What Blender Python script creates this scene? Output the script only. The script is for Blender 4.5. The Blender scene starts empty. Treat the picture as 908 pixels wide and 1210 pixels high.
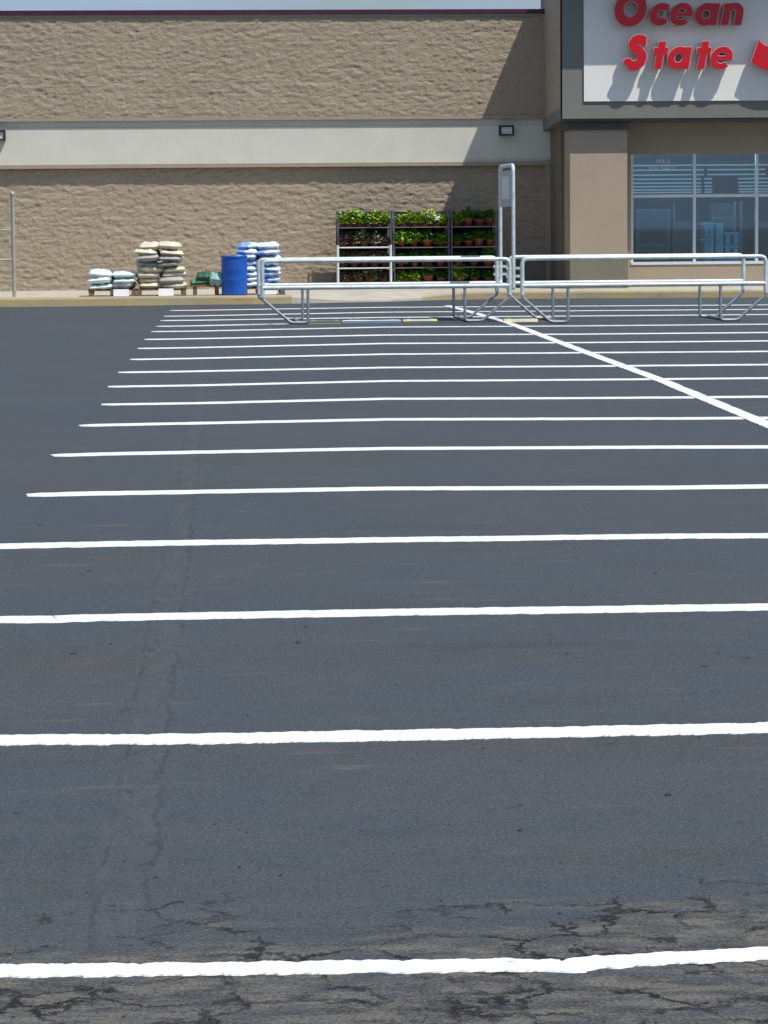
import bpy, bmesh, math, random
from mathutils import Vector, Matrix, noise, geometry
random.seed(7)
S = bpy.context.scene
COL = S.collection
R = math.radians

# ------------------------------------------------------------------ camera
F = 3500.0; CX, CY = 454.0, 605.0          # focal length and centre, in pixels of a 908 x 1210 frame
H = 1.6
YAW, PITCH, ROLL = 0.075, math.atan(349/3500), 0.0085
CR = (Matrix.Rotation(-YAW, 3, 'Z') @ Matrix.Rotation(math.pi/2-PITCH, 3, 'X') @ Matrix.Rotation(-ROLL, 3, 'Z'))
CP = Vector((0, 0, H))
cam = bpy.data.cameras.new('camera'); camo = bpy.data.objects.new('camera', cam); COL.objects.link(camo)
camo.matrix_world = Matrix.Translation(CP) @ CR.to_4x4()
cam.sensor_fit = 'VERTICAL'; cam.sensor_height = 24.0; cam.lens = F*24.0/1210
cam.clip_start = 0.05; cam.clip_end = 3000
S.camera = camo

def ray(x, y): return CR @ Vector(((x-CX)/F, -(y-CY)/F, -1))
def G(x, y, z=0.0):
    d = ray(x, y); return CP + d*((z-H)/d.z)
def W(x, y, Y):
    d = ray(x, y); return CP + d*(Y/d.y)

# ------------------------------------------------------------------ materials
class NT:
    def __init__(s, name):
        s.m = bpy.data.materials.new(name); s.m.use_nodes = True
        s.t = s.m.node_tree; s.b = s.t.nodes['Principled BSDF']; s.out = s.t.nodes['Material Output']
    def n(s, typ, **k):
        o = s.t.nodes.new(typ)
        for a, v in k.items():
            if a.startswith('i_'):
                key = a[2:]
                key = int(key) if key.isdigit() else key.replace('_', ' ')
                s.put(o.inputs[key], v)
            else: setattr(o, a, v)
        return o
    def put(s, sock, v):
        if isinstance(v, bpy.types.NodeSocket): s.t.links.new(v, sock)
        else: sock.default_value = v
    def math(s, op, a, b=0.0, c=None, clamp=False):
        o = s.t.nodes.new('ShaderNodeMath'); o.operation = op; o.use_clamp = clamp
        s.put(o.inputs[0], a); s.put(o.inputs[1], b)
        if c is not None: s.put(o.inputs[2], c)
        return o.outputs[0]
    def mix(s, f, a, b):
        o = s.t.nodes.new('ShaderNodeMix'); o.data_type = 'RGBA'
        s.put(o.inputs[0], f); s.put(o.inputs[6], a); s.put(o.inputs[7], b); return o.outputs[2]
    def smooth(s, v, a, b):
        o = s.t.nodes.new('ShaderNodeMapRange'); o.interpolation_type = 'SMOOTHSTEP'
        s.put(o.inputs[0], v); s.put(o.inputs[1], a); s.put(o.inputs[2], b); return o.outputs[0]
    def coord(s, scale=(1, 1, 1), which='Object'):
        tc = s.n('ShaderNodeTexCoord'); mp = s.n('ShaderNodeMapping')
        s.t.links.new(tc.outputs[which], mp.inputs[0]); mp.inputs['Scale'].default_value = scale
        return mp.outputs[0]
    def noise(s, vec, scale, detail=2.0, rough=.5, dist=0.0):
        o = s.n('ShaderNodeTexNoise'); s.put(o.inputs['Vector'], vec)
        o.inputs['Scale'].default_value = scale; o.inputs['Detail'].default_value = detail
        o.inputs['Roughness'].default_value = rough; o.inputs['Distortion'].default_value = dist
        return o.outputs[0]
    def bump(s, h, strength, dist, nrm=None):
        o = s.n('ShaderNodeBump'); s.put(o.inputs['Height'], h)
        o.inputs['Strength'].default_value = strength; o.inputs['Distance'].default_value = dist
        if nrm is not None: s.put(o.inputs['Normal'], nrm)
        return o.outputs[0]
def c4(c): return (c[0], c[1], c[2], 1)
def mat(name, col, rough=.7, metal=0.0, var=.12, scale=3.0, bump=0.0, bscale=40.0, spec=.5, stretch=(1, 1, 1)):
    n = NT(name); v = n.coord(stretch)
    f = n.noise(v, scale, 5, .6)
    f = n.smooth(f, .25, .75)
    lo = [x*(1-var) for x in col]; hi = [min(1, x*(1+var)) for x in col]
    n.put(n.b.inputs['Base Color'], n.mix(f, c4(lo), c4(hi)))
    n.put(n.b.inputs['Roughness'], rough); n.put(n.b.inputs['Metallic'], metal)
    n.b.inputs['Specular IOR Level'].default_value = spec
    if bump: n.put(n.b.inputs['Normal'], n.bump(n.noise(v, bscale, 3), bump, .01))
    return n.m

M = {}
M['band'] = mat('cream_stucco', (.60, .59, .52), .9, var=.05, scale=1.3, bump=.3, bscale=60)
M['trim'] = mat('tan_trim', (.33, .28, .215), .85, var=.06)
M['coping'] = mat('purple_coping', (.055, .008, .035), .45, var=.2)
M['tower'] = mat('beige_stucco', (.37, .30, .225), .9, var=.05, scale=.9, bump=.35, bscale=70)
M['sidewall'] = mat('shade_darkened_stucco', (.17, .14, .10), .9, var=.06)  # tan stucco, darkened in its colour to deepen the shade under the soffit
M['base'] = mat('grey_green_base_paint', (.19, .178, .135), .9, var=.1, scale=1.5, bump=.3, bscale=60)
M['grey'] = mat('grey_frame_paint', (.18, .185, .165), .8, var=.05, scale=1.0, bump=.2, bscale=60)
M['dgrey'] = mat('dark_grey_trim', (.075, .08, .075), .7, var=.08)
M['sign'] = mat('white_sign_panel', (.80, .79, .74), .5, var=.03, scale=.8)
M['red'] = mat('red_letter_face', (.56, .004, .016), .35, var=.06, scale=2)
M['rim'] = mat('pink_white_letter_edge', (.62, .40, .38), .45, var=.03)
M['frame'] = mat('aluminium_frame', (.66, .70, .74), .4, .1, var=.05)
M['galv'] = mat('galvanised_steel', (.60, .66, .67), .45, .3, var=.18, scale=9, bump=.1, bscale=50)
M['galv2'] = mat('dull_galvanised_steel', (.30, .33, .35), .5, .5, var=.2, scale=9)
M['black'] = mat('black_housing', (.012, .013, .014), .5)
M['lens'] = mat('lamp_lens', (.62, .62, .60), .3, var=.1, scale=9)
M['signmetal'] = mat('grey_sign_metal', (.42, .45, .47), .5, .2, var=.15, scale=5)
M['drum'] = mat('blue_plastic', (.008, .09, .44), .38, var=.12, scale=2.5)
M['conc'] = mat('concrete', (.42, .39, .33), .92, var=.14, scale=2.5, bump=.4, bscale=50)
M['pot'] = mat('terracotta', (.30, .075, .035), .8, var=.25, scale=6)
M['soil'] = mat('soil', (.03, .02, .012), .95)
M['leafA'] = mat('lime_leaf', (.32, .50, .03), .5, var=.4, scale=14)
M['leafB'] = mat('green_leaf', (.06, .17, .018), .5, var=.55, scale=14)
M['leafD'] = mat('dry_leaf', (.13, .085, .05), .8, var=.5, scale=14)
M['petal'] = mat('white_petal', (.75, .74, .62), .6, var=.1)
M['rack'] = mat('dark_blue_rack_steel', (.06, .075, .11), .45, .2, var=.2)
M['backshade'] = mat('dark_shade_backing', (.022, .02, .024), .9, var=.3)
M['cage'] = mat('weathered_galvanised_steel', (.36, .34, .30), .6, .2, var=.2)
M['gritm'] = mat('dark_stone', (.03, .03, .032), .9, var=.5, scale=20)
M['shelf'] = mat('grey_shelf_edge', (.20, .20, .20), .5, .4, var=.2)
M['shelfd'] = mat('dark_shelf_board', (.03, .028, .028), .8, var=.2)
M['whitesteel'] = mat('white_steel', (.62, .68, .70), .4, .1, var=.08)
M['bagtan'] = mat('cream_plastic_sack', (.60, .56, .43), .5, var=.14, scale=7)
M['baggrey'] = mat('grey_plastic_sack', (.36, .36, .33), .5, var=.2, scale=7)
M['bagcyan'] = mat('pale_cyan_sack', (.62, .73, .73), .4, var=.25, scale=7)
M['bagwhite'] = mat('white_sack', (.66, .72, .74), .4, var=.1, scale=7)
M['bagdgreen'] = mat('dark_green_sack', (.02, .09, .05), .45, var=.25, scale=7)
M['baggreen'] = mat('green_tarp', (.10, .26, .15), .5, var=.35, scale=7)
M['bagteal'] = mat('pale_teal_tarp', (.22, .40, .34), .5, var=.3, scale=7)
M['wood'] = mat('pallet_wood', (.17, .10, .055), .85, var=.35, scale=5, stretch=(1, 6, 6))
M['card'] = mat('white_card', (.78, .78, .80), .6, var=.03)
M['rubber'] = mat('rubber', (.02, .02, .02), .8)
M['decal'] = mat('window_lettering', (.9, .93, .95), .5)
M['intwall'] = mat('interior_wall', (.5, .58, .58), .9, var=.15, scale=.4)
M['intceil'] = mat('interior_ceiling', (.5, .58, .62), .9, var=.08, scale=.3)
M['intfloor'] = mat('interior_floor', (.3, .3, .3), .6)
M['intdark'] = mat('dark_fixture', (.008, .010, .014), .6)
M['intframe'] = mat('interior_frame', (.075, .105, .11), .6)
M['intblue'] = mat('blue_plastic_totes', (.05, .16, .30), .4, var=.25, scale=3)
M['intpale'] = mat('pale_blue_ribs', (.25, .42, .55), .4)

# striped blue/white sacks
n = NT('blue_white_sack'); v = n.coord()
f = n.smooth(n.noise(v, 7, 3, .5, .6), .50, .56)
n.put(n.b.inputs['Base Color'], n.mix(f, c4((.20, .34, .66)), c4((.70, .77, .88)))); n.b.inputs['Roughness'].default_value = .4
M['bagblue'] = n.m

# split-face block
def split_mat(name, col):
    n = NT(name); v = n.coord((1, 1, 1))
    a = n.noise(v, 1.1, 4, .6); b = n.noise(n.coord((1, 1, 2.2)), 9, 5, .65); c = n.noise(v, 120, 3, .6)
    col1 = n.mix(n.smooth(a, .3, .7), c4([x*.93 for x in col]), c4([x*1.07 for x in col]))
    col2 = n.mix(n.smooth(b, .3, .75), col1, c4([col[0]*1.2, col[1]*1.2, col[2]*1.18]))
    col3 = n.mix(n.math('MULTIPLY', n.smooth(c, .52, .7), .35), col2, c4([x*.55 for x in col]))
    # mortar courses of the real block size
    sx = n.n('ShaderNodeSeparateXYZ', i_0=v)
    n.put(n.b.inputs['Base Color'], col3); n.b.inputs['Roughness'].default_value = .95
    n.b.inputs['Specular IOR Level'].default_value = .2
    h = n.math('ADD', n.noise(n.coord((1, 1, 1.6)), 22, 4, .6), n.math('MULTIPLY', c, .25))
    n.put(n.b.inputs['Normal'], n.bump(h, .7, .03))
    return n.m
M['split'] = split_mat('split_face_block', (.345, .285, .212))

# glass
n = NT('tinted_glass')
n.t.nodes.remove(n.b)
tr = n.n('ShaderNodeBsdfTransparent'); tr.inputs[0].default_value = (.62, .78, .84, 1)
gl = n.n('ShaderNodeBsdfGlossy'); gl.inputs['Roughness'].default_value = .02; gl.inputs['Color'].default_value = (.9, .95, 1, 1)
fr = n.n('ShaderNodeFresnel'); fr.inputs[0].default_value = 1.45
mx = n.n('ShaderNodeMixShader'); n.put(mx.inputs[0], n.math('ADD', fr.outputs[0], .10, clamp=True))
n.t.links.new(tr.outputs[0], mx.inputs[1]); n.t.links.new(gl.outputs[0], mx.inputs[2]); n.t.links.new(mx.outputs[0], n.out.inputs[0])
M['glass'] = n.m
n = NT('lit_fluorescent_tube'); n.b.inputs['Base Color'].default_value = (.5, .6, .62, 1)
n.b.inputs['Emission Color'].default_value = (.62, .86, .95, 1); n.b.inputs['Emission Strength'].default_value = .42
M['tube'] = n.m

# asphalt -----------------------------------------------------------
s0, s1 = G(155, 1000), G(235, 480)
sb = (s1.x-s0.x)/(s1.y-s0.y); sa = s0.x-sb*s0.y
n = NT('asphalt'); v = n.coord()
sep = n.n('ShaderNodeSeparateXYZ', i_0=v); X, Y = sep.outputs[0], sep.outputs[1]
big = n.noise(v, .35, 4, .6); mid = n.noise(n.coord((.5, 1, 1)), 3.2, 5, .65); grain = n.noise(v, 105, 3, .8); g2 = n.noise(v, 34, 4, .7)
g3 = n.noise(v, 11, 5, .7)
base = n.mix(n.smooth(big, .35, .65), c4((.040, .055, .070)), c4((.048, .058, .068)))
# brownish bands of old wear running across the bays
bnd = n.noise(n.coord((.10, .55, 1)), 1.6, 5, .62)
base = n.mix(n.math('MULTIPLY', n.smooth(bnd, .52, .66), .55), base, c4((.054, .049, .045)))
dk = n.noise(n.coord((.25, 1.1, 1), 'Object'), 1.3, 6, .7)
base = n.mix(n.math('MULTIPLY', n.smooth(dk, .56, .70), .5), base, c4((.026, .030, .037)))
base = n.mix(n.math('MULTIPLY', n.smooth(mid, .45, .75), .45), base, c4((.066, .070, .074)))
base = n.mix(n.math('MULTIPLY', n.smooth(g3, .48, .72), .35), base, c4((.060, .066, .075)))
base = n.mix(n.math('MULTIPLY', n.smooth(g3, .48, .30), .45), base, c4((.026, .031, .040)))
base = n.mix(n.math('MULTIPLY', n.smooth(g2, .52, .74), .5), base, c4((.078, .085, .095)))
base = n.mix(n.math('MULTIPLY', n.smooth(g2, .46, .28), .5), base, c4((.020, .024, .031)))
base = n.mix(n.math('MULTIPLY', n.smooth(grain, .52, .68), .7), base, c4((.135, .142, .150)))
base = n.mix(n.math('MULTIPLY', n.smooth(grain, .48, .34), .7), base, c4((.014, .017, .022)))
# pale tan scuffs
st = n.noise(n.coord((.8, 3.0, 1)), 1.7, 7, .72)
base = n.mix(n.math('MULTIPLY', n.smooth(st, .57, .76), .6), base, c4((.15, .135, .115)))
# pits and tar spots
vo = n.n('ShaderNodeTexVoronoi', i_Vector=v); vo.inputs['Scale'].default_value = 2.6
pit = n.math('MULTIPLY', n.smooth(vo.outputs['Distance'], .060, .030), n.smooth(n.noise(v, 1.7, 2), .46, .52))
base = n.mix(pit, base, c4((.012, .012, .014)))
vo2 = n.n('ShaderNodeTexVoronoi', i_Vector=v); vo2.inputs['Scale'].default_value = 7
pit2 = n.math('MULTIPLY', n.smooth(vo2.outputs['Distance'], .13, .06), n.smooth(n.noise(v, 2.3, 2), .54, .60))
base = n.mix(n.math('MULTIPLY', pit2, .7), base, c4((.02, .02, .022)))
# seam of an old trench: two fine rough edges and a slightly paler strip
wob = n.math('MULTIPLY', n.math('SUBTRACT', n.noise(v, 2.2, 4, .7), .5), .10)
u = n.math('ADD', n.math('SUBTRACT', X, n.math('MULTIPLY_ADD', Y, sb, sa)), wob)
def line_at(off, w): return n.smooth(n.math('ABSOLUTE', n.math('SUBTRACT', u, off)), w, w*.25)
brk = n.smooth(n.noise(n.coord((1, .3, 1)), 12, 6, .8), .38, .62)
strip = n.smooth(n.math('ABSOLUTE', u), .12, .04)
scf = n.smooth(n.noise(n.coord((3, .8, 1)), 5, 6, .75), .42, .66)
base = n.mix(n.math('MULTIPLY', n.math('MULTIPLY', strip, scf), .5), base, c4((.078, .082, .088)))
dks = n.smooth(n.noise(n.coord((1.6, .8, 1)), 8, 6, .78), .55, .68)
near = n.smooth(n.math('ABSOLUTE', u), .20, .03)
base = n.mix(n.math('MULTIPLY', n.math('MULTIPLY', near, dks), .7), base, c4((.016, .018, .024)))
base = n.mix(n.math('MULTIPLY', n.math('MULTIPLY', line_at(.060, .012), brk), .48), base, c4((.014, .016, .02)))
base = n.mix(n.math('MULTIPLY', n.math('MULTIPLY', line_at(-.062, .011), brk), .4), base, c4((.016, .018, .022)))
# worn, cracked ground nearest the camera
yy = n.math('ADD', Y, n.math('MULTIPLY', n.math('SUBTRACT', n.noise(n.coord((.6, 1, 1)), 2.4, 8, .8), .5), 2.3))
yy = n.math('SUBTRACT', yy, n.math('MULTIPLY', n.smooth(X, .9, 1.6), .25))
worn = n.smooth(yy, 6.75, 6.30)
worn = n.math('MULTIPLY', worn, n.smooth(n.noise(n.coord((.5, 1, 1)), 7, 7, .78), .32, .56))
wn = n.noise(n.coord((.7, 1.6, 1)), 9, 6, .72)
wcol = n.mix(n.smooth(wn, .38, .62), c4((.024, .024, .025)), c4((.135, .125, .106)))
wcol = n.mix(n.math('MULTIPLY', n.smooth(grain, .45, .68), .55), wcol, c4((.20, .185, .165)))
wcol = n.mix(n.math('MULTIPLY', n.smooth(grain, .50, .36), .8), wcol, c4((.025, .025, .026)))
base = n.mix(n.math('MULTIPLY', worn, .9), base, wcol)
dv = n.n('ShaderNodeVectorMath', operation='ADD'); n.put(dv.inputs[0], n.coord((1, 1.15, 1)))
nd = n.n('ShaderNodeTexNoise'); n.put(nd.inputs['Vector'], v); nd.inputs['Scale'].default_value = 5; nd.inputs['Detail'].default_value = 6; nd.inputs['Roughness'].default_value = .7
sc_ = n.n('ShaderNodeVectorMath', operation='SCALE'); n.put(sc_.inputs[0], nd.outputs['Color']); sc_.inputs['Scale'].default_value = .32
n.put(dv.inputs[1], sc_.outputs[0])
vc = n.n('ShaderNodeTexVoronoi', feature='DISTANCE_TO_EDGE'); n.put(vc.inputs['Vector'], dv.outputs[0]); vc.inputs['Scale'].default_value = 4.4
crk = n.math('MULTIPLY', n.smooth(vc.outputs['Distance'], .055, .012), n.smooth(n.noise(v, 3.1, 5, .7), .42, .58))
crk = n.math('MULTIPLY', crk, n.smooth(yy, 6.75, 6.5))
base = n.mix(n.math('MULTIPLY', crk, 1.0), base, c4((.006, .006, .006)))
n.put(n.b.inputs['Base Color'], base)
n.put(n.b.inputs['Roughness'], .82); n.b.inputs['Specular IOR Level'].default_value = .35
hh = n.math('ADD', n.math('MULTIPLY', grain, 1.0), n.math('MULTIPLY', crk, -5))
hh = n.math('ADD', hh, n.math('MULTIPLY', g2, .7))
n.put(n.b.inputs['Normal'], n.bump(hh, .7, .006))
M['asphalt'] = n.m

# paints
def paint(name, col, lo, hi, under=(.10, .10, .10), sc=14, spk=.5):
    n = NT(name); v = n.coord()
    w = n.smooth(n.noise(v, sc, 6, .75), lo, hi)
    sp = n.math('MULTIPLY', n.smooth(n.noise(v, 150, 3, .7), .60, .72), spk)
    c = n.mix(n.math('MAXIMUM', n.math('SUBTRACT', 1.0, w), sp), c4(col), c4(under))
    n.put(n.b.inputs['Base Color'], c); n.b.inputs['Roughness'].default_value = .6
    n.put(n.b.inputs['Normal'], n.bump(n.noise(v, 130, 3, .7), .3, .003))
    return n.m
M['white'] = paint('white_road_paint', (.70, .73, .73), .24, .34, spk=.5)
M['whitef'] = paint('worn_white_road_paint', (.62, .65, .66), .30, .42, sc=3)
M['ghost'] = paint('faded_old_paint', (.075, .085, .10), .42, .6, under=(.040, .047, .057), sc=6)
M['yellow'] = paint('worn_yellow_road_paint', (.62, .50, .12), .44, .54, under=(.42, .41, .36), sc=3.5)
# kerb: faded yellow paint on concrete
n = NT('faded_yellow_kerb'); v = n.coord()
k = n.mix(n.smooth(n.noise(n.coord((.35, 1, 2)), 3, 5, .7), .38, .6), c4((.32, .28, .20)), c4((.40, .32, .155)))
k = n.mix(n.math('MULTIPLY', n.smooth(n.noise(n.coord((.6, 1, 3)), 5, 5, .7), .55, .7), .7), k, c4((.20, .165, .12)))
n.put(n.b.inputs['Base Color'], k); n.b.inputs['Roughness'].default_value = .85
n.put(n.b.inputs['Normal'], n.bump(n.noise(v, 40, 4), .4, .01)); M['kerb'] = n.m

# ------------------------------------------------------------------ mesh helpers
class MB:
    def __init__(s): s.v = []; s.f = []; s.mi = []; s.sm = []
    def add(s, vs, fs, mi=0, sm=False):
        o = len(s.v); s.v += [Vector(p) for p in vs]
        for f in fs: s.f.append([i+o for i in f]); s.mi.append(mi); s.sm.append(sm)
    def box(s, a, b, mi=0):
        x0, y0, z0 = [min(p, q) for p, q in zip(a, b)]; x1, y1, z1 = [max(p, q) for p, q in zip(a, b)]
        s.add([(x0,y0,z0),(x1,y0,z0),(x1,y1,z0),(x0,y1,z0),(x0,y0,z1),(x1,y0,z1),(x1,y1,z1),(x0,y1,z1)],
              [(0,3,2,1),(4,5,6,7),(0,1,5,4),(1,2,6,5),(2,3,7,6),(3,0,4,7)], mi); return s
    def tube(s, pts, r, seg=10, mi=0, cap=True, bend=0.0):
        pts = [Vector(p) for p in pts]
        if bend:                                            # round the corners
            q = [pts[0]]
            for i in range(1, len(pts)-1):
                p = pts[i]; a = (pts[i-1]-p); b = (pts[i+1]-p)
                if a.angle(b) > 3.1: q.append(p); continue
                k = min(bend, a.length*.45, b.length*.45); A = p+a.normalized()*k; B = p+b.normalized()*k
                for t in (0, .25, .5, .75, 1): q.append(A*(1-t)**2+p*2*t*(1-t)+B*t*t)
            q.append(pts[-1]); pts = q
        up = None; rings = []
        for i, p in enumerate(pts):
            d = (pts[min(i+1, len(pts)-1)]-pts[max(i-1, 0)]).normalized()
            if up is None: up = d.orthogonal().normalized()
            up = (up-d*up.dot(d)).normalized(); w = d.cross(up)
            rings.append([p+up*(r*math.cos(2*math.pi*k/seg))+w*(r*math.sin(2*math.pi*k/seg)) for k in range(seg)])
        vs = [p for rg in rings for p in rg]; fs = []
        for i in range(len(rings)-1):
            for k in range(seg):
                a = i*seg+k; b = i*seg+(k+1) % seg; fs.append((a, b, b+seg, a+seg))
        s.add(vs, fs, mi, True)
        if cap: s.add(rings[0], [tuple(range(seg))[::-1]], mi); s.add(rings[-1], [tuple(range(seg))], mi)
        return s
    def lathe(s, prof, seg=20, c=(0, 0, 0), mi=0, sm=True):
        vs = []; fs = []
        for r, z in prof:
            for k in range(seg): a = 2*math.pi*k/seg; vs.append((c[0]+r*math.cos(a), c[1]+r*math.sin(a), c[2]+z))
        for i in range(len(prof)-1):
            for k in range(seg):
                a = i*seg+k; b = i*seg+(k+1) % seg; fs.append((a, b, b+seg, a+seg))
        s.add(vs, fs, mi, sm); return s
    def build(s, name, mats, parent=None, loc=None):
        me = bpy.data.meshes.new(name)
        L = Vector(loc) if loc is not None else Vector((0, 0, 0))
        me.from_pydata([tuple(p-L) for p in s.v], [], s.f)
        for m in (mats if isinstance(mats, (list, tuple)) else [mats]): me.materials.append(M[m])
        for p, mi, sm in zip(me.polygons, s.mi, s.sm): p.material_index = mi; p.use_smooth = sm
        me.update()
        o = bpy.data.objects.new(name, me); COL.objects.link(o)
        o.location = L
        if parent is not None:
            o.parent = parent
            if loc is not None: o.location = L
        return o
def tag(o, label=None, cat=None, group=None, kind=None):
    if label: o['label'] = label
    if cat: o['category'] = cat
    if group: o['group'] = group
    if kind: o['kind'] = kind
    return o
def empty(name, loc, label, cat, group=None):
    e = bpy.data.objects.new(name, None); COL.objects.link(e); e.location = loc; e.empty_display_size = .1
    return tag(e, label, cat, group)
def copy_tree(o, parent=None):
    c = o.copy(); COL.objects.link(c); c.parent = parent
    for ch in list(o.children): copy_tree(ch, c)
    return c
def bevel(o, w=.01, seg=2):
    m = o.modifiers.new('bevel', 'BEVEL'); m.width = w; m.segments = seg; m.limit_method = 'ANGLE'; return o

# ------------------------------------------------------------------ planes of the place
KP = [(-150, 363.5), (0, 363), (150, 361.3), (227, 360.2), (300, 359.5), (345, 358.8), (400, 357.6), (454, 356.6), (500, 355), (545, 353.9),
      (600, 353.3), (681, 352.6), (790, 352.0), (908, 351.2), (1060, 350.2)]
KH = [.17, .17, .165, .16, .155, .15, .05, .03, .07, .145, .145, .14, .14, .14, .14]
KW = [G(x, y) for x, y in KP]
YK = max(p.y for p in KW[9:13])
YF = YK+1.15                 # tower sign front
YW = YF+2.75                 # main wall
def wz(x, y, Yp): return W(x, y, Yp).z
def wx(x, y, Yp): return W(x, y, Yp).x

# ------------------------------------------------------------------ ground
b = MB(); b.add([(-400, -200, 0), (400, -200, 0), (400, 900, 0), (-400, 900, 0)], [(0, 1, 2, 3)])
tag(b.build('parking_lot', 'asphalt'), kind='structure')

# sidewalk: grid from the kerb back to the wall
b = MB(); rows = []
for i, p in enumerate(KW):
    hk = KH[i]
    r = []
    for dy, z in ((.14, hk), (.55, hk*.5+.075), (1.2, .15), (YW+.6-p.y, .158)):
        r.append((p.x, p.y+dy, z))
    rows.append(r)
for i in range(len(rows)-1):
    for j in range(3):
        b.add([rows[i][j], rows[i+1][j], rows[i+1][j+1], rows[i][j+1]], [(0, 1, 2, 3)])
tag(b.build('sidewalk', 'conc'), kind='structure')
def kerb_piece(i0, i1, m):
    b = MB(); secs = []
    for i in range(i0, i1+1):
        p = KW[i]; h = KH[i]+.004
        secs.append([(p.x, p.y, -.05), (p.x, p.y+.012, h*.75), (p.x, p.y+.03, h-.008), (p.x, p.y+.06, h), (p.x, p.y+.15, h), (p.x, p.y+.15, -.05)])
    for a, c in zip(secs, secs[1:]):
        for k in range(5): b.add([a[k], c[k], c[k+1], a[k+1]], [(0, 1, 2, 3)], 0, k in (1, 2))
    return b.build('kerb', m)
tag(kerb_piece(0, 5, 'kerb'), kind='structure')
tag(kerb_piece(5, 8, 'conc'), kind='structure')
tag(kerb_piece(8, 14, 'kerb'), kind='structure')

def polyline_paint(pts, width, m, step, rag, z=.004, name='painted_line', seed=0, endround=True):
    pts = [Vector((p.x, p.y)) for p in pts]
    dense = []
    for a, c in zip(pts, pts[1:]):
        k = max(1, int((c-a).length/step))
        for j in range(k): dense.append(a.lerp(c, j/k))
    dense.append(pts[-1]); b = MB(); L = []; Rr = []
    nmax = len(dense)
    for i, p in enumerate(dense):
        d = (dense[min(i+1, nmax-1)]-dense[max(i-1, 0)]).normalized(); q = Vector((-d.y, d.x))
        t = i*step
        e1 = noise.fractal(Vector((t*14, seed*7.3, 0)), .5, 2.2, 5)*rag*1.1 + noise.noise(Vector((t*1.3, seed*3.1, 5)))*rag*.8
        e2 = noise.fractal(Vector((t*14, seed*7.3, 9)), .5, 2.2, 5)*rag*1.1 + noise.noise(Vector((t*1.3, seed*3.1, 8)))*rag*.8
        w = width/2
        if endround:
            dist = min(t, (nmax-1)*step-t)
            if dist < .06 and 4 < seed < 60: w *= .6+.4*dist/.06
        L.append(p+q*(w+e1)); Rr.append(p-q*(w+e2))
    for i in range(nmax-1):
        b.add([(Rr[i].x, Rr[i].y, z), (Rr[i+1].x, Rr[i+1].y, z), (L[i+1].x, L[i+1].y, z), (L[i].x, L[i].y, z)], [(0, 1, 2, 3)])
        b.add([(Rr[i].x, Rr[i].y-.002, .0004), (Rr[i+1].x, Rr[i+1].y-.002, .0004), (Rr[i+1].x, Rr[i+1].y, z), (Rr[i].x, Rr[i].y, z)], [(0, 1, 2, 3)])
    b.add([(Rr[0].x, Rr[0].y, .0004), (Rr[0].x, Rr[0].y, z), (L[0].x, L[0].y, z), (L[0].x, L[0].y, .0004)], [(0, 1, 2, 3)])
    return tag(b.build(name, m), kind='structure')

LN = [
 ([(-260, 1151), (0, 1148.5), (200, 1146.5), (454, 1143.3), (600, 1141.8), (650, 1142.3), (668, 1142), (688, 1139.6), (710, 1138), (800, 1132.5), (908, 1127.5), (1150, 1118)], .099, .013),
 ([(-900, 1151), (-800, 1151)], .1, .008),
 ([(-260, 879), (0, 875.5), (227, 873.5), (454, 869.7), (680, 865.5), (908, 860.5), (1150, 855)], .17, .013),
 ([(-900, 736), (-800, 736)], .15, .008), ([(-260, 736), (0, 732.8), (66, 732.3), (82, 731.2), (227, 728.5), (454, 724.3), (908, 717.8), (1150, 714)], .19, .012),
 ([(-260, 650), (0, 645.8), (120, 643.4), (454, 638.4), (788, 634), (908, 633.3), (1250, 630)], .21, .012),
 ([(32, 585.6), (120, 583.4), (454, 577.6), (788, 576.6), (908, 575), (1250, 572)], .22, .014),
 ([(62, 538.7), (120, 536.8), (454, 530.3), (788, 528.7), (908, 528.4), (1250, 525)], .23, .015),
 ([(94, 503.3), (120, 502.6), (454, 495.9), (788, 494.8), (908, 494.1), (1250, 491)], .24, .015),
 ([(120, 478.3), (227, 476.8), (454, 471.5), (681, 470.7), (788, 470), (1250, 466)], .24, .015),
 ([(128, 457.2), (227, 455.7), (454, 450.5), (681, 449), (1250, 444)], .25, .02),
 ([(140, 440.3), (227, 439), (454, 434.5), (681, 433), (1250, 428)], .26, .02),
 ([(154, 425), (227, 423.7), (454, 418.7), (681, 417), (1250, 413)], .26, .02),
 ([(163, 412), (227, 411), (454, 406), (681, 405), (1250, 400)], .28, .02),
 ([(171, 401.3), (227, 400.4), (454, 396), (681, 395), (1250, 390)], .28, .02),
 ([(179, 392), (227, 391.5), (454, 386.6), (681, 385.3), (1250, 380)], .28, .02),
 ([(185, 385.8), (227, 385.2), (340, 382.6)], .30, .02),
 ([(190, 379), (227, 378.6), (454, 375.2), (681, 373.5), (1250, 369)], .30, .02),
 ([(194, 373.8), (227, 373.4), (454, 369), (681, 367.3), (1250, 363)], .28, .02),
 ([(201, 367), (227, 366.8), (454, 363.2), (681, 361.8), (1250, 358)], .28, .02),
]
for i, (pts, w, rag) in enumerate(LN):
    near = i < 6
    polyline_paint([G(*p) for p in pts], w, 'white' if i < 15 else 'whitef', (.008 if i < 3 else .02) if near else .08, rag, z=.004, name='stall_line', seed=i)
polyline_paint([G(529, 361.5), G(560, 370), G(600, 381.5), (G(681, 412.5)), G(780, 449.5), G(908, 503), G(1250, 650)], .135, 'white', .05, .012, z=.009, name='stall_line', seed=40)
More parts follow.
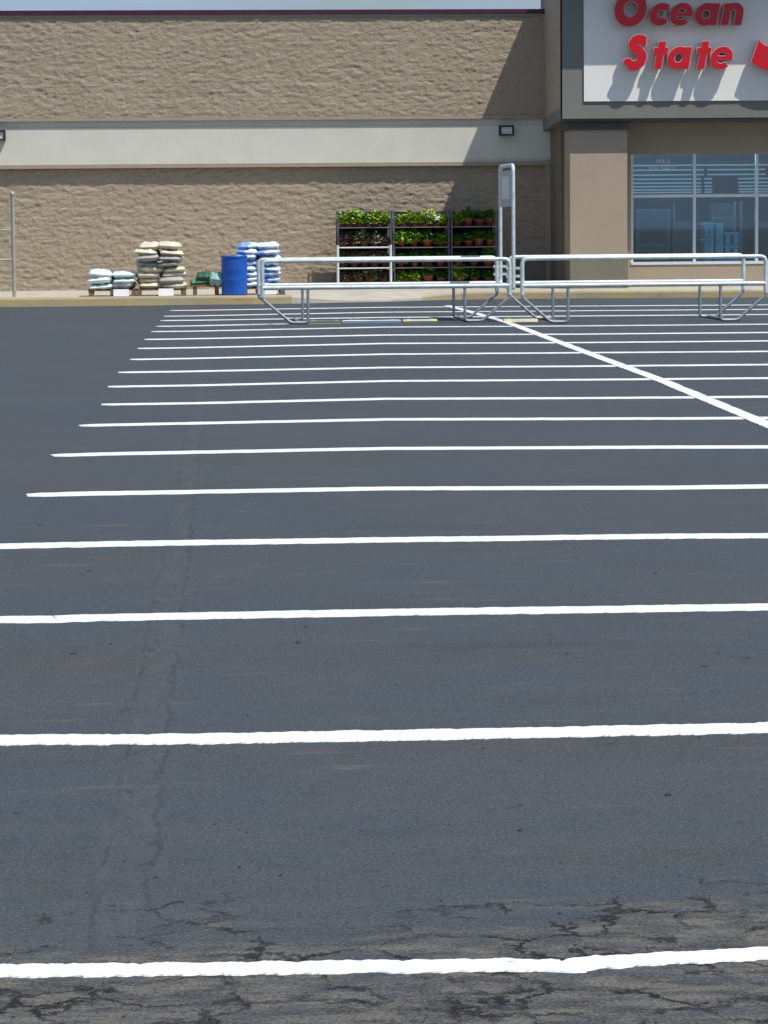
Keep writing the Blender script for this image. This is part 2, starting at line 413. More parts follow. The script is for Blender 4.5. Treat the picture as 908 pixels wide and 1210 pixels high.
def parking_block(xa, ya, xb, yb, label):
    p, q = G(xa, ya), G(xb, yb); w = (q.x-p.x)/2; e = empty('parking_block', ((p.x+q.x)/2, (p.y+q.y)/2, 0), label, 'parking block', 'yellow blocks under the corrals')
    n_ = 24; b = MB(); secs = []
    for i in range(n_+1):
        x = -w+2*w*i/n_; t = .9 if i in (0, n_) else 1; j = noise.noise(Vector((x*3, 1, ya)))*.006
        secs.append([(x, .0, 0), (x, .02+j, .03*t), (x, .05, .045*t+j), (x, .13, .045*t+j), (x, .16, .03*t), (x, .18, 0)])
    for a_, c_ in zip(secs, secs[1:]):
        for k in range(5): b.add([a_[k], c_[k], c_[k+1], a_[k+1]], [(0, 1, 2, 3)], 0, True)
    b.add(secs[0], [(0, 1, 2, 3, 4, 5)]); b.add(secs[-1], [(5, 4, 3, 2, 1, 0)]); b.build('concrete_body', 'whitef' if 'pale' in label else 'yellow', e)
    for xx in (-w*.7, w*.7): b = MB(); b.lathe([(0, .055), (.022, .055), (.025, .048), (.025, .035)], 10, (xx, .09, 0)); b.build('fixing_bolt', 'galv2', e)
parking_block(365, 382.8, 403, 382.3, 'short worn yellow block at the left foot of the left corral')
parking_block(405, 382.3, 474, 381.4, 'long pale worn block in the middle under the left corral')
parking_block(477, 381.4, 517, 380.9, 'short worn yellow block near the right feet of the left corral')
parking_block(596, 380.6, 636, 380.2, 'worn yellow block beside the diagonal line between both corrals')
# loose grit
rs = random.Random(5); b = MB()
def stone(x, y, r_):
    vs = []; 
    for (px_, py_, pz_) in ((1,0,0),(-1,0,0),(0,1,0),(0,-1,0),(0,0,1),(.7,.7,.45),(-.7,.7,.5),(.7,-.7,.4),(-.7,-.7,.5)):
        vs.append((x+px_*r_*rs.uniform(.7, 1.2), y+py_*r_*rs.uniform(.7, 1.2), max(0, pz_)*r_*rs.uniform(.6, 1.0)+.0005))
    b.add(vs, [(0,5,4),(5,2,4),(2,6,4),(6,1,4),(1,8,4),(8,3,4),(3,7,4),(7,0,4)])
for (x, y, r_) in ((353, 760, .022), (361, 741, .016), (131, 762, .012), (105, 675, .02), (615, 982, .013), (615, 952, .009), (670, 773, .013), (849, 772, .013), (790, 940, .018), (184, 1037, .012), (572, 885, .008), (775, 678, .014), (47, 621, .02)):
    p = G(x, y); stone(p.x, p.y, r_*.6)
for i in range(420):
    Yr = 5.7+(rs.random()**1.6)*26; stone(rs.uniform(-.16, .16)*Yr+.1, Yr, rs.uniform(.0015, .005))
tag(b.build('loose_grit', 'gritm'), 'scattered dark grit and small stones on the asphalt', 'grit', None, 'stuff')

# ------------------------------------------------------------------ store building
store = empty('store_building', (wx(640, 345, YW), YW, 0), 'tan split-faced block store with purple roof edge and grey sign tower', 'building')
SL = store.location
def bp(mb, name, m, parent=None):            # part of the store, given in world coordinates
    o = mb.build(name, m); o.parent = parent or store
    if parent is None: o.location = -SL
    return o
XR = wx(650.5, 250, YW); XL = -13.0
zt = wz(320, 12.2, YW); z_c0 = wz(320, 17.5, YW); z_s1 = wz(320, 20.5, YW); z_s0 = wz(320, 138, YW)
z_l1 = wz(320, 142, YW); z_b1 = wz(320, 149, YW); z_b0 = wz(320, 193, YW); z_m0 = wz(320, 197.5, YW)
def rough_wall(x0, x1, z0, z1, y, amp, name):
    st = .025; nx = int((x1-x0)/st); nz = max(2, int((z1-z0)/st)); b = MB(); vs = []
    for j in range(nz+1):
        for i in range(nx+1):
            x = x0+(x1-x0)*i/nx; z = z0+(z1-z0)*j/nz
            p = Vector((x*4.6, z*9.5, 3.0)); q = Vector((x*11.5, z*19.0, 8.0))
            warp = noise.noise(Vector((x*1.7, z*1.7, 1)))*.5
            a = noise.noise(p+Vector((warp, warp, 0))); c = noise.noise(q); r = 1-abs(noise.noise(Vector((x*6+warp, z*14, 5))))*2
            course = (z % .205)/.205; bi = int(z/.205); bx_ = ((x+(bi % 2)*.205) % .41)/.41; joint = -.7 if (course < .1 or bx_ < .05) else 0
            tilt = noise.noise(Vector((bi*3.7, int((x+20+(bi % 2)*.205)/.41)*5.3, 1)))
            f3 = noise.fractal(Vector((x*8+warp*2, z*17, 2)), .9, 2.1, 3)
            rd = 1-abs(noise.noise(Vector((x*4.5+a, z*14+warp*2, 15))))*2.6
            dsp = amp*(tilt*.5*(course-.3)*2+a*.7+c*.45+r*.4+joint*.45+f3*.55+max(0, rd)**3*.7)
            if j in (0, nz) or i in (0, nx): dsp = 0
            vs.append((x, y-dsp, z))
    fs = []
    for j in range(nz):
        for i in range(nx):
            k = j*(nx+1)+i; fs.append((k, k+1, k+nx+2, k+nx+1))
    b.add(vs, fs, 0, True)
    return bp(b, name, 'split')
rough_wall(XL, XR, z_s0, z_s1, YW-.10, .014, 'wall')
rough_wall(XL, XR, .12, z_m0-.001, YW+.02, .0155, 'wall')
b = MB(); b.box((XL, YW-.125, z_s1), (XR, YW+.4, z_c0)); bp(b, 'wall_cap', 'trim')
b = MB(); b.box((XL, YW-.16, z_c0), (XR, YW+.5, zt)); bp(b, 'coping', 'coping')
b = MB(); b.box((XL, YW-.125, z_l1), (XR, YW+.4, z_s0)); bp(b, 'wall_cap', 'trim')
b = MB()                                                      # cream band with bevelled top
b.add([(XL, YW-.03, z_l1), (XR, YW-.03, z_l1), (XR, YW-.03, z_b1), (XL, YW-.03, z_b1)], [(0, 1, 2, 3)])
b.add([(XL, YW-.03, z_b1), (XR, YW-.03, z_b1), (XR, YW-.055, z_b1-.02), (XL, YW-.055, z_b1-.02)], [(0, 1, 2, 3)])
b.add([(XL, YW-.055, z_b1-.02), (XR, YW-.055, z_b1-.02), (XR, YW-.055, z_b0), (XL, YW-.055, z_b0)], [(0, 1, 2, 3)])
bp(b, 'stucco_band', 'band')
b = MB(); b.box((XL, YW-.12, z_m0), (XR, YW+.3, z_b0)); bp(b, 'moulding', 'trim')
b = MB(); b.box((XL, YW+.30, 0), (XR, YW+.5, z_m0-.01)); b.box((XL, YW+.42, z_m0-.01), (XR, YW+.6, zt-.02)); bp(b, 'backing_wall', 'trim')
b = MB(); b.box((XR-.70, YW-.07, .13), (XR-.11, YW+.1, wz(640, 303, YW))); bp(b, 'wall_base', 'base')
b = MB(); b.box((XR-.105, YW-.08, .13), (XR+.0, YW+.3, z_b0+.02)); bp(b, 'corner_pilaster', 'trim')

# tower
X0 = wx(664.5, 60, YF); X1 = X0+12.0
zTop = wz(636, -18, YW); zF0 = wz(700, 140, YF); zSplit = wz(664, 127, YF)
XS0 = wx(690, 60, YF)
zBandFar = wz(637, 142, YW); zBotFar = wz(637, 155.5, YW)
b = MB()      # upper body: left cheek
b.add([(X0, YF+.02, zSplit), (X0, YW+.5, zBandFar-.02), (X0, YW+.5, zTop), (X0, YF+.02, zTop)], [(3, 2, 1, 0)])
b.add([(X0, YW+.5, zBandFar-.2), (X0+3, YW+.5, zBandFar-.2), (X0+3, YW+.5, zTop), (X0, YW+.5, zTop)], [(0, 1, 2, 3)])
b.add([(X0, YF+.02, zTop), (X1, YF+.02, zTop), (X1, YW+3, zTop), (X0, YW+3, zTop)], [(0, 1, 2, 3)])
bp(b, 'tower_cheek', 'tower')
b = MB()      # grey band on the cheek, its lower edge falling towards the wall, and the soffit
yb = YW-.03
b.add([(X0-.03, YF, zF0), (X0-.03, yb, zBotFar), (X0-.03, yb, zBandFar), (X0-.03, YF, zSplit)], [(3, 2, 1, 0)])
b.add([(X0-.03, YF, zSplit), (X0-.03, yb, zBandFar), (X0+.01, yb, zBandFar), (X0+.01, YF, zSplit)], [(0, 1, 2, 3)])
b.add([(X0-.03, YF, zF0), (X0+.5, YF, zF0), (X0+.5, yb, zBotFar), (X0-.03, yb, zBotFar)], [(0, 3, 2, 1)])
b.add([(X0-.03, yb, zBotFar), (X0+.5, yb, zBotFar), (X0+.5, yb, zBandFar), (X0-.03, yb, zBandFar)], [(0, 1, 2, 3)])
bp(b, 'cheek_band', 'grey')
b = MB(); b.box((X0, YF, zF0), (X1, YF+.25, zTop)); bp(b, 'sign_surround', 'grey')
b = MB(); b.box((X0-.02, YF-.74, zTop), (X1, YW+.6, zTop+.25)); bp(b, 'tower_roof', 'grey')
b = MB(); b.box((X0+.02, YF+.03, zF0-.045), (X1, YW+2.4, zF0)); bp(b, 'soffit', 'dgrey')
zS0 = wz(760, 119.5, YF)
b = MB(); b.box((XS0, YF-.03, zS0), (X1-.5, YF+.1, zTop-.35)); sign = bp(b, 'sign_panel', 'sign')

# pillar and ground floor of the tower
YP = YF+.27; xp0 = wx(674, 250, YP); xp1 = wx(741.5, 250, YP); zb = wz(700, 303, YP); zc = wz(700, 153.5, YP)
YG = YF+1.05                                                 # window wall
b = MB(); b.box((xp0, YP, zb), (xp1, YP+.85, zc)); bp(b, 'pillar', 'tower')
b = MB(); b.box((xp0-.004, YP-.012, .13), (xp1+.012, YP+.86, zb)); bp(b, 'pillar_base', 'base')
b = MB(); b.box((xp0-.07, YP-.06, zc), (xp1+.03, YP+.9, zF0-.05)); bp(b, 'pillar_cap', 'dgrey')
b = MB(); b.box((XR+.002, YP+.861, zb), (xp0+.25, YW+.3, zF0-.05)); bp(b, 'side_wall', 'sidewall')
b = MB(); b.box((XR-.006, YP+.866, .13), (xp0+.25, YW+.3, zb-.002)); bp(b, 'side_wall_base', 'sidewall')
wxa = wx(750.5, 250, YG); zwt = wz(800, 182, YG); zwb = wz(800, 312.5, YG)
pitchx = wx(821, 250, YG)-wx(747, 250, YG)
wxa = wx(745.8, 250, YG); NPAN = 4; wxb = wxa+pitchx*NPAN+.05
b = MB()
b.box((xp0+.3, YG, zwt), (X1, YG+.25, zF0-.05))
b.box((xp0+.3, YG, .13), (X1, YG+.25, zwb)); b.box((xp0+.3, YG, zwb), (wxa, YG+.25, zwt)); b.box((wxb, YG, zwb), (X1, YG+.25, zwt))
bp(b, 'window_wall', 'tower')
zmid = wz(800, 231.5, YG)
b = MB(); t = .055
for k in range(NPAN+1):
    x = wxa+pitchx*k; b.box((x, YG+.04, zwb+t), (x+t, YG+.13, zwt))
b.box((wxa, YG-.02, zwb), (wxb, YG+.135, zwb+t))
for k in range(NPAN): b.box((wxa+pitchx*k+t, YG+.045, zmid-.03), (wxa+pitchx*(k+1), YG+.125, zmid+.03))
win = bp(b, 'window', 'frame')
for k in range(NPAN):
    for (z0, z1) in ((zwb+t, zmid-.03), (zmid+.03, zwt)):
        b = MB(); b.box((wxa+pitchx*k+t, YG+.08, z0), (wxa+pitchx*(k+1), YG+.09, z1)); bp(b, 'pane', 'glass', win)
# small pale lettering stuck inside the first upper pane (too small to read)
b = MB(); rs = random.Random(3)
for (xa, xb, ya, yb_) in ((776, 791.5, 188.5, 192.8), (768, 800, 197.3, 201.2)):
    x = xa; b = MB()
    while x < xb-1:
        p = W(x, ya, YG+.07); q = W(x+2.3, yb_, YG+.07)
        th = .008
        b.box((p.x, YG+.066, q.z), (p.x+th, YG+.07, p.z))
        if rs.random() < .7: b.box((p.x+.024, YG+.066, q.z), (p.x+.024+th, YG+.07, p.z))
        for zz in rs.sample([q.z, (p.z+q.z)/2, p.z-th], 2): b.box((p.x+th, YG+.066, zz), (p.x+.024, YG+.07, zz+th))
        x += 3.3
    bp(b, 'window_lettering', 'decal', win)

# interior
IZ = 3.02; IX0, IX1, IY1 = xp0+.3, X1+22, YG+130
b = MB(); b.add([(IX0, YG+.3, IZ), (IX1, YG+.3, IZ), (IX1, IY1, IZ), (IX0, IY1, IZ)], [(0, 1, 2, 3)]); bp(b, 'interior_ceiling', 'intceil')
b = MB(); b.add([(IX0, YG+.3, .16), (IX1, YG+.3, .16), (IX1, IY1, .16), (IX0, IY1, .16)], [(0, 1, 2, 3)]); bp(b, 'interior_floor', 'intfloor')
b = MB(); b.box((IX0, IY1, .1), (IX1, IY1+.1, IZ+.1)); b.box((IX0-.1, YW+1, .1), (IX0, IY1, IZ+.1)); b.box((IX1, YG+.3, .1), (IX1+.1, IY1, IZ+.1)); bp(b, 'interior_wall', 'intwall')
b = MB()
for k, yv in enumerate([198, 203.3, 208.8, 213.6, 218, 222, 225.6, 228.6]):
    Yq = (IZ-.12-H)*F/(254-yv)
    b = MB()
    for (xa, xb) in (((745, 818), (823, 832), (838, 905)) if k in (1, 2) else ((745, 818), (823, 829), (834, 842), (874, 960)) if k > 2 else ((745, 960),)):
        p, q = W(xa, yv, Yq), W(xb, yv, Yq); b.box((p.x, Yq, IZ-.06-.030*Yq/65), (q.x, Yq+.3, IZ-.06))
    bp(b, 'ceiling_light_and_fill', 'tube')
M['fill_tube'] = M['tube'].copy(); M['fill_tube'].node_tree.nodes['Principled BSDF'].inputs['Emission Strength'].default_value = 26.0
for k in range(4):  # unseen glowing panels above the window top, added to brighten the interior
    for xx in (2.2, 5.2):
        b = MB(); b.box((xp0+xx, YG+1.0+k*1.4, IZ-.07), (xp0+xx+1.6, YG+1.3+k*1.4, IZ-.01)); bp(b, 'ceiling_light_and_fill', 'fill_tube')
b = MB(); Yi = YG+1.6                                         # inner vestibule frame
for xa, xb, ya, yb_ in ((752, 756, 247, 316), (789, 792.5, 247, 316), (796, 798, 240, 316), (756, 789, 247, 249.5), (756, 789, 288, 291.5), (868, 870, 238, 316), (875, 877.5, 238, 316), (842, 868, 256, 258)):
    p, q = W(xa, ya, Yi), W(xb, yb_, Yi); b.box((p.x, Yi, q.z), (q.x, Yi+.06, p.z))
    bp(b, 'vestibule_frame', 'intframe'); b = MB()
b = MB(); Yj = YG+4
for xa, xb, ya, yb_, dd in ((756, 789, 249, 330, 0), (798, 842, 262, 330, .5), (842, 868, 240, 254, 1.0), (851, 869, 258, 330, 1.3), (878, 895, 268, 330, .8), (895, 930, 262, 330, 0.2)):
    p, q = W(xa, ya, Yj+dd), W(xb, yb_, Yj+dd); b.box((p.x, Yj+dd, .17), (q.x, Yj+dd+.4, p.z))
bp(b, 'dark_partition', 'intdark')

def tote_stack(xa, xb, ya, label):
    Yt = YG+.75; p, q = W(xa, ya, Yt), W(xb, ya, Yt)
    e = empty('tote_stack', ((p.x+q.x)/2, Yt+.2, .16), label, 'storage totes', 'blue totes stacked behind the shop window')
    w = (q.x-p.x)/2; h = p.z-.16; k = 4
    for i in range(k):
        b = MB(); z0 = h*i/k; z1 = h*(i+1)/k-.012
        b.box((-w, -.2, z0), (w, .2, z1-.05)); b.box((-w-.02, -.22, z1-.05), (w+.02, .22, z1), 1)
        for xx in (-w*.62, w*.62): b.box((xx-.04, -.215, z0), (xx+.04, -.2, z1-.06), 1)
        b.build('tote', ['intblue', 'intpale'], e)
    return e
tote_stack(834, 843, 262.5, 'tall blue tote stack behind the window, left of the shorter ones')
tote_stack(846.5, 854, 263, 'tall blue tote stack behind the window, in the middle')
tote_stack(857, 873, 274, 'shorter wide blue tote stack behind the window, right of the tall pair')

# ------------------------------------------------------------------ sign letters from distance fields
def sd_ring(x, y, cx, cy, rx, ry, tx, ty=None):
    ty = tx if ty is None else ty
    # ellipse pair, approximate distance
    def el(ax, ay): 
        u = math.hypot((x-cx)/ax, (y-cy)/ay); return (u-1)*min(ax, ay) if u > 0 else -min(ax, ay)
    return max(el(rx, ry), -el(rx-tx, ry-ty))
def sd_box(x, y, x0, y0, x1, y1):
    dx = max(x0-x, x-x1); dy = max(y0-y, y-y1)
    return max(dx, dy) if max(dx, dy) < 0 else math.hypot(max(dx, 0), max(dy, 0))
def half(x, y, px, py, nx, ny): l = math.hypot(nx, ny); return ((x-px)*nx+(y-py)*ny)/l
def g_O(x, y): return sd_ring(x, y, 18, 19.3, 18.4, 20, 9.6, 9.8)
def g_c(x, y):
    r = sd_ring(x, y, 12.5, 12.6, 12.9, 13.2, 8.2, 7.8)
    return max(r, -max(half(x, y, 15.8, 0, -1, 0), abs(y-12.6)-6.0), x-20.5)
def g_e(x, y):
    r = sd_ring(x, y, 12.6, 12.6, 12.9, 13.2, 6.6, 5.8)
    r = max(r, -max(-(x-13), y-10.6, -(y-6.6)))
    r = max(r, -max(-(x-19.5), y-10.6, -(y-3.5)))
    return min(r, sd_box(x, y, 5, 10.6, 24.6, 14.4))
def g_a(x, y): return min(sd_ring(x, y, 12.4, 12.6, 12.6, 13.2, 7.2, 7.0), sd_box(x, y, 18.2, 0, 26.2, 25.2))
def g_n(x, y):
    r = max(sd_ring(x, y, 12.4, 14.5, 11.6, 11.6, 7.6, 6.6), -(y-14.5))
    return min(r, sd_box(x, y, 0.6, 0, 8.4, 25.2), sd_box(x, y, 16.4, 0, 24.1, 14.6))
def g_t(x, y): return min(sd_box(x, y, 4.2, 0, 11.8, 33), sd_box(x, y, 0, 18.6, 16, 25.2))
SP = [(20.8, 33.0), (18.4, 35.2), (14.6, 36.2), (10.6, 35.2), (8.2, 32.0), (8.0, 28.6), (9.6, 25.8), (12.8, 23.4), (16.2, 20.6), (18.6, 17.4), (19.0, 13.2),
      (17.0, 8.4), (13.2, 5.2), (9.0, 4.4), (5.0, 5.6), (2.4, 8.0)]
def g_S(x, y):
    d = 1e9
    for (ax, ay), (bx, by) in zip(SP, SP[1:]):
        vx, vy = bx-ax, by-ay; t = max(0, min(1, ((x-ax)*vx+(y-ay)*vy)/(vx*vx+vy*vy)))
        d = min(d, math.hypot(x-ax-vx*t, y-ay-vy*t))
    return max(d-4.9, -half(x, y, 1.0, 5.4, 1, .9), (x-22.6) if y > 26 else -9)
EP = [(9, 30), (11.5, 26), (16, 23), (28, 21.5), (60, 24), (88, 23), (100, 29), (108, 5), (88, -5), (60, -7), (26, -7), (12, -3), (0, 4.5)]
def g_E(x, y):
    ins = False; d = 1e9
    for (ax, ay), (bx, by) in zip(EP, EP[1:]+EP[:1]):
        vx, vy = bx-ax, by-ay; t = max(0, min(1, ((x-ax)*vx+(y-ay)*vy)/(vx*vx+vy*vy))); d = min(d, math.hypot(x-ax-vx*t, y-ay-vy*t))
        if (ay > y) != (by > y) and x < (bx-ax)*(y-ay)/(by-ay)+ax: ins = not ins
    return -d if ins else d
def contours(fn, x0, x1, y0, y1, st, iso):
    nx = int((x1-x0)/st)+1; ny = int((y1-y0)/st)+1
    g = [[fn(x0+i*st, y0+j*st)-iso for i in range(nx+1)] for j in range(ny+1)]
    seg = {}
    def ip(i, j, k, l):
        a, c = g[j][i], g[l][k]; t = a/(a-c); return (x0+(i+(k-i)*t)*st, y0+(j+(l-j)*t)*st)
    for j in range(ny):
        for i in range(nx):
            q = [(i, j), (i+1, j), (i+1, j+1), (i, j+1)]; ins = [g[b_][a_] < 0 for a_, b_ in q]
            cr = []
            for k in range(4):
                m = (k+1) % 4
                if ins[k] != ins[m]:
                    e = tuple(sorted((q[k], q[m]))); cr.append((e, ins[k], ip(*e[0], *e[1])))
            # from edge where we leave inside to the one where we enter
            outs = [c for c in cr if c[1]]; inn = [c for c in cr if not c[1]]
            for o_, n_ in zip(outs, inn if len(outs) < 2 else inn): seg[o_[0]] = (n_[0], o_[2])
    loops = []
    while seg:
        k0 = next(iter(seg)); k = k0; lp = []
        while k in seg: nk, p = seg.pop(k); lp.append(p); k = nk
        if len(lp) > 6: loops.append(lp)
    return loops
def letter(fn, bx, by, sx, sy, skew, ext, name, label=None, st=.8):
    Yl = YF-.29; sc = (W(bx+10, by, Yl).x-W(bx, by, Yl).x)/10
    def to(p, y): x, z = p[0]*sx+p[1]*skew, p[1]*sy; q = W(bx+x, by-z, YF-.29); return (q.x, y, q.z)
    b = MB()
    for (iso, ya, yb_, mi) in ((.4, YF-.295, YF-.24, 0), (1.2, YF-.282, YF-.23, 1), (.4, YF-.235, YF-.03, 1)):
        lps = contours(fn, -4, ext[0]+4, -9 if fn is g_E else -4, ext[1]+4, st, iso)
        if not lps: continue
        V = [[Vector((p[0], p[1], 0)) for p in lp] for lp in lps]
        flat = [p for lp in lps for p in lp]
        tris = geometry.tessellate_polygon(V)
        b.add([to(p, ya) for p in flat], [tuple(t_) for t_ in tris], mi)
        for lp in lps:
            k = len(lp); vs = [to(p, ya) for p in lp]+[to(p, yb_) for p in lp]
            b.add(vs, [(i, (i+1) % k, k+(i+1) % k, k+i) for i in range(k)], 1 if mi else 0)
    o = bp(b, name, ['red', 'rim'], sign)
    return o
row1, row2 = 29.4, 81.0
SK = .20
letter(g_O, 725.5, 30.0, 1, 1, SK*.5, (38, 40), 'letter')
for fn, x, w in ((g_c, 766.5, 24), (g_e, 790.5, 26), (g_a, 820, 27), (g_n, 852, 26)): letter(fn, x, row1-.4, 1 if fn is not g_n else .98, .97, SK*.9, (w, 28), 'letter')
letter(g_S, 739, 82.2, 1.0, 1.0, SK*.3, (26, 42), 'letter')
for fn, x, w, hh_ in ((g_t, 769.6, 18, 35), (g_a, 787.6, 27, 28), (g_t, 820.6, 18, 35), (g_e, 838.2, 26, 28)): letter(fn, x, 80.6, .98, .97 if fn is not g_t else .95, SK*.9, (w, hh_), 'letter')
letter(g_E, 888.5, 77.5, 1, 1, 0, (110, 32), 'emblem')

# wall lights
def wall_light(xa, xb, ya, yb_):
    Yl = YW-.055; p, q = W(xa, ya, Yl), W(xb, yb_, Yl)
    b = MB(); b.box((p.x, Yl-.16, p.z-.035), (q.x, Yl, p.z)); b.box((p.x, Yl-.16, q.z), (q.x, Yl, q.z+.03))
    b.box((p.x, Yl-.16, q.z+.03), (p.x+.035, Yl, p.z-.035)); b.box((q.x-.035, Yl-.16, q.z+.03), (q.x, Yl, p.z-.035))
    o = bp(b, 'wall_light', 'black')
    b = MB(); b.box((p.x+.035, Yl-.13, q.z+.03), (q.x-.035, Yl-.02, p.z-.035)); bp(b, 'lamp_lens', 'lens', o)
wall_light(589.5, 606.5, 148.3, 160.3)
wall_light(-9, 7.2, 154.3, 166)

# ------------------------------------------------------------------ cart corrals
def corral(xn0, xn1, ytop0, ytop1, ybase, label, sign_end):
    """two side frames of bent tube joined across the ground; px of the near frame"""
    A = G(xn0, ybase+2.0); B = G(xn1, ybase-1.5)
    Yc = (A.y+B.y)/2; xa = wx(xn0, 345, Yc); xb = wx(xn1, 345, Yc); Dp = 1.7
    z1 = wz(xn0, ytop0, Yc); z1 = (z1+wz(xn1, ytop1, Yc))/2
    e = empty('cart_corral', ((xa+xb)/2, Yc, 0), label, 'cart corral', 'cart corrals on the parking lot')
    hw = (xb-xa)/2; z2 = z1-.40; zk = z2-.14; r = .032
    for dy in (0, Dp):
        b = MB(); b.tube([(-hw, dy, zk-.0), (-hw, dy, z1), (hw, dy, z1), (hw, dy, zk)], r, bend=.09, cap=True); b.build('top_rail', 'galv', e)
        b = MB(); b.tube([(-hw, dy, z2), (hw, dy, z2)], r+.002, cap=False); b.build('lower_rail', 'galv', e)
        for s in (-1, 1):
            b = MB(); b.tube([(s*hw, dy, zk+.01), (s*hw, dy, zk-.03), (s*(hw-.42), dy, .026), (s*(hw-.68), dy, .026), (s*(hw-.68), dy, z2-.02)], r*.72, bend=.05); b.build('leg', 'galv2', e)
    for s in (-1, 1):
        if s == sign_end: continue
        b = MB(); b.tube([(s*(hw-.55), .03, .026), (s*(hw-.55), Dp-.03, .026)], r*.8); b.build('ground_bar', 'galv2', e)
    for s in (-1, 1):
        if s != sign_end: continue
        b = MB(); b.tube([(s*hw, .03, z2), (s*hw, Dp-.03, z2)], r*.8); b.build('end_rail', 'galv', e)
        b = MB(); b.tube([(s*(hw-.62), .03, .026), (s*(hw-.62), Dp-.03, .026)], r*.8); b.build('ground_bar', 'galv2', e)
    return e, xa, xb, Yc, z1, Dp
cl = corral(310.5, 602.5, 308.5, 306.2, 382, 'galvanised steel cart corral on the left, ending at the tall sign arch', 1)
cr = corral(617.5, 905, 306, 302.5, 381, 'galvanised steel cart corral on the right, in front of the shop window', 0)
# sign arch at the inner end of the left corral
_, xa, xb, Yc, z1, Dp = cl
xs = xb+.06; zt_ = wz(603, 195, Yc)
e = empty('corral_sign', (xs, Yc, 0), 'tall tubular steel arch with a narrow grey sign panel between the two corrals', 'sign')
b = MB(); b.tube([(0, 0, z1-.44), (0, 0, zt_), (0, Dp, zt_), (0, Dp, z1-.44), (0, .0, z1-.44)], .029, bend=.12); b.build('pole', 'galv', e)
b = MB(); b.box((-.012, .07, zt_-.62), (.012, Dp-.07, zt_-.07)); p = bevel(b.build('sign_panel', 'signmetal', e), .004)
b = MB(); b.box((-.017, .35, zt_-.50), (-.0125, Dp-.35, zt_-.16)); b.build('panel_face', 'bagwhite', e)
for zz in (z1-.14, z1-.26):
    for dy in (0, Dp):
        b = MB(); b.box((-.11, dy-.02, zz-.02), (.13, dy+.02, zz+.02)); b.tube([(.13, dy, zz-.05), (.13, dy, zz+.05)], .02); b.build('bracket', 'galv', e)

# ------------------------------------------------------------------ wire cage at far left
YL = KW[1].y+1.3; p = W(17.3, 350, YL); zc_ = wz(17.3, 229, YL)
e = empty('wire_cage', (p.x, YL, .15), 'galvanised wire cage with a tall post, cut by the left edge', 'cage')
b = MB(); b.tube([(0, 0, 0), (0, 0, zc_-.15)], .035); b.lathe([(0.0, .05), (.04, .03), (.045, 0), (.045, -.03)], 12, (0, 0, zc_-.15)); b.build('post', 'cage', e)
b = MB(); b.tube([(-1.5, 0, 0), (-1.5, 0, zc_-.15)], .035); b.build('post', 'cage', e)
for yy_ in (272, 307):
    b = MB(); zr = wz(10, yy_, YL)-.15; b.tube([(-1.5, 0, zr), (0, 0, zr)], .022); b.build('rail', 'cage', e)
b = MB()
for k in range(1, 15): b.tube([(-.1*k, 0, .08), (-.1*k, 0, wz(10, 272, YL)-.15)], .0035, 5)
for k in range(1, 12): b.tube([(-1.5, 0, .1*k), (0, 0, .1*k)], .0035, 5)
b.build('wire_mesh', 'cage', e)

# ------------------------------------------------------------------ drum
YD = KW[3].y+.62
p = G(277.5, 350.3, .158); p = W(277.5, 349.6, YD); rD = (wx(293, 320, YD)-wx(262, 320, YD))/2; hD = wz(277, 302, YD)-.158
e = empty('plastic_drum', (p.x, YD, .158), 'bright blue plastic drum standing in front of the blue sacks', 'drum')
b = MB(); b.lathe([(0, 0), (rD*.96, 0), (rD*.985, .03), (rD*.985, .25), (rD*1.0, .27), (rD*1.0, .30), (rD*.985, .32), (rD*.985, hD-.30), (rD*1.0, hD-.28), (rD*1.0, hD-.25), (rD*.985, hD-.23), (rD*.985, hD-.05)], 40); b.build('body', 'drum', e)
b = MB(); b.lathe([(rD*.985, hD-.05), (rD*1.01, hD-.045), (rD*1.01, hD-.005), (rD*.98, hD), (rD*.93, hD), (rD*.92, hD-.03), (0, hD-.03)], 40); b.build('rim', 'drum', e)

# ------------------------------------------------------------------ sacks, pallets, price cards
def sack_mesh(w, d, h, seed, mats, sag=0.0):
    b = MB(); nu, nv = 14, 10; vs = []
    for side in (1, -1):
        for j in range(nv+1):
            for i in range(nu+1):
                u = i/nu*2-1; v_ = j/nv*2-1
                eu = max(0, 1-abs(u)**4)*max(0, 1-abs(v_)**4)
                z = side*(h/2)*(eu**.42)
                nz_ = noise.noise(Vector((u*2.4+seed, v_*2.4, side*2)))*.45+noise.noise(Vector((u*6+seed, v_*5, side)))*.2
                z *= (1+nz_)
                pin = 1-.06*(1-abs(v_))**.0*(abs(u)**2)*(1-abs(v_))
                x = u*w/2*(1+.03*noise.noise(Vector((v_*3, seed, 1)))); y = v_*d/2*(1+.04*noise.noise(Vector((u*3, seed, 2))))
                # corners pulled in a little
                c_ = 1-.05*abs(u)**3*abs(v_)**3
                vs.append((x*c_, y*c_, h/2+z-sag*abs(u)**2))
    k = (nu+1)*(nv+1); fs = []; 
    for j in range(nv):
        for i in range(nu):
            a = j*(nu+1)+i; fs.append((a, a+1, a+nu+2, a+nu+1)); fs.append((k+a, k+a+nu+1, k+a+nu+2, k+a+1))
    b.add(vs, fs, 0, True)
    return b
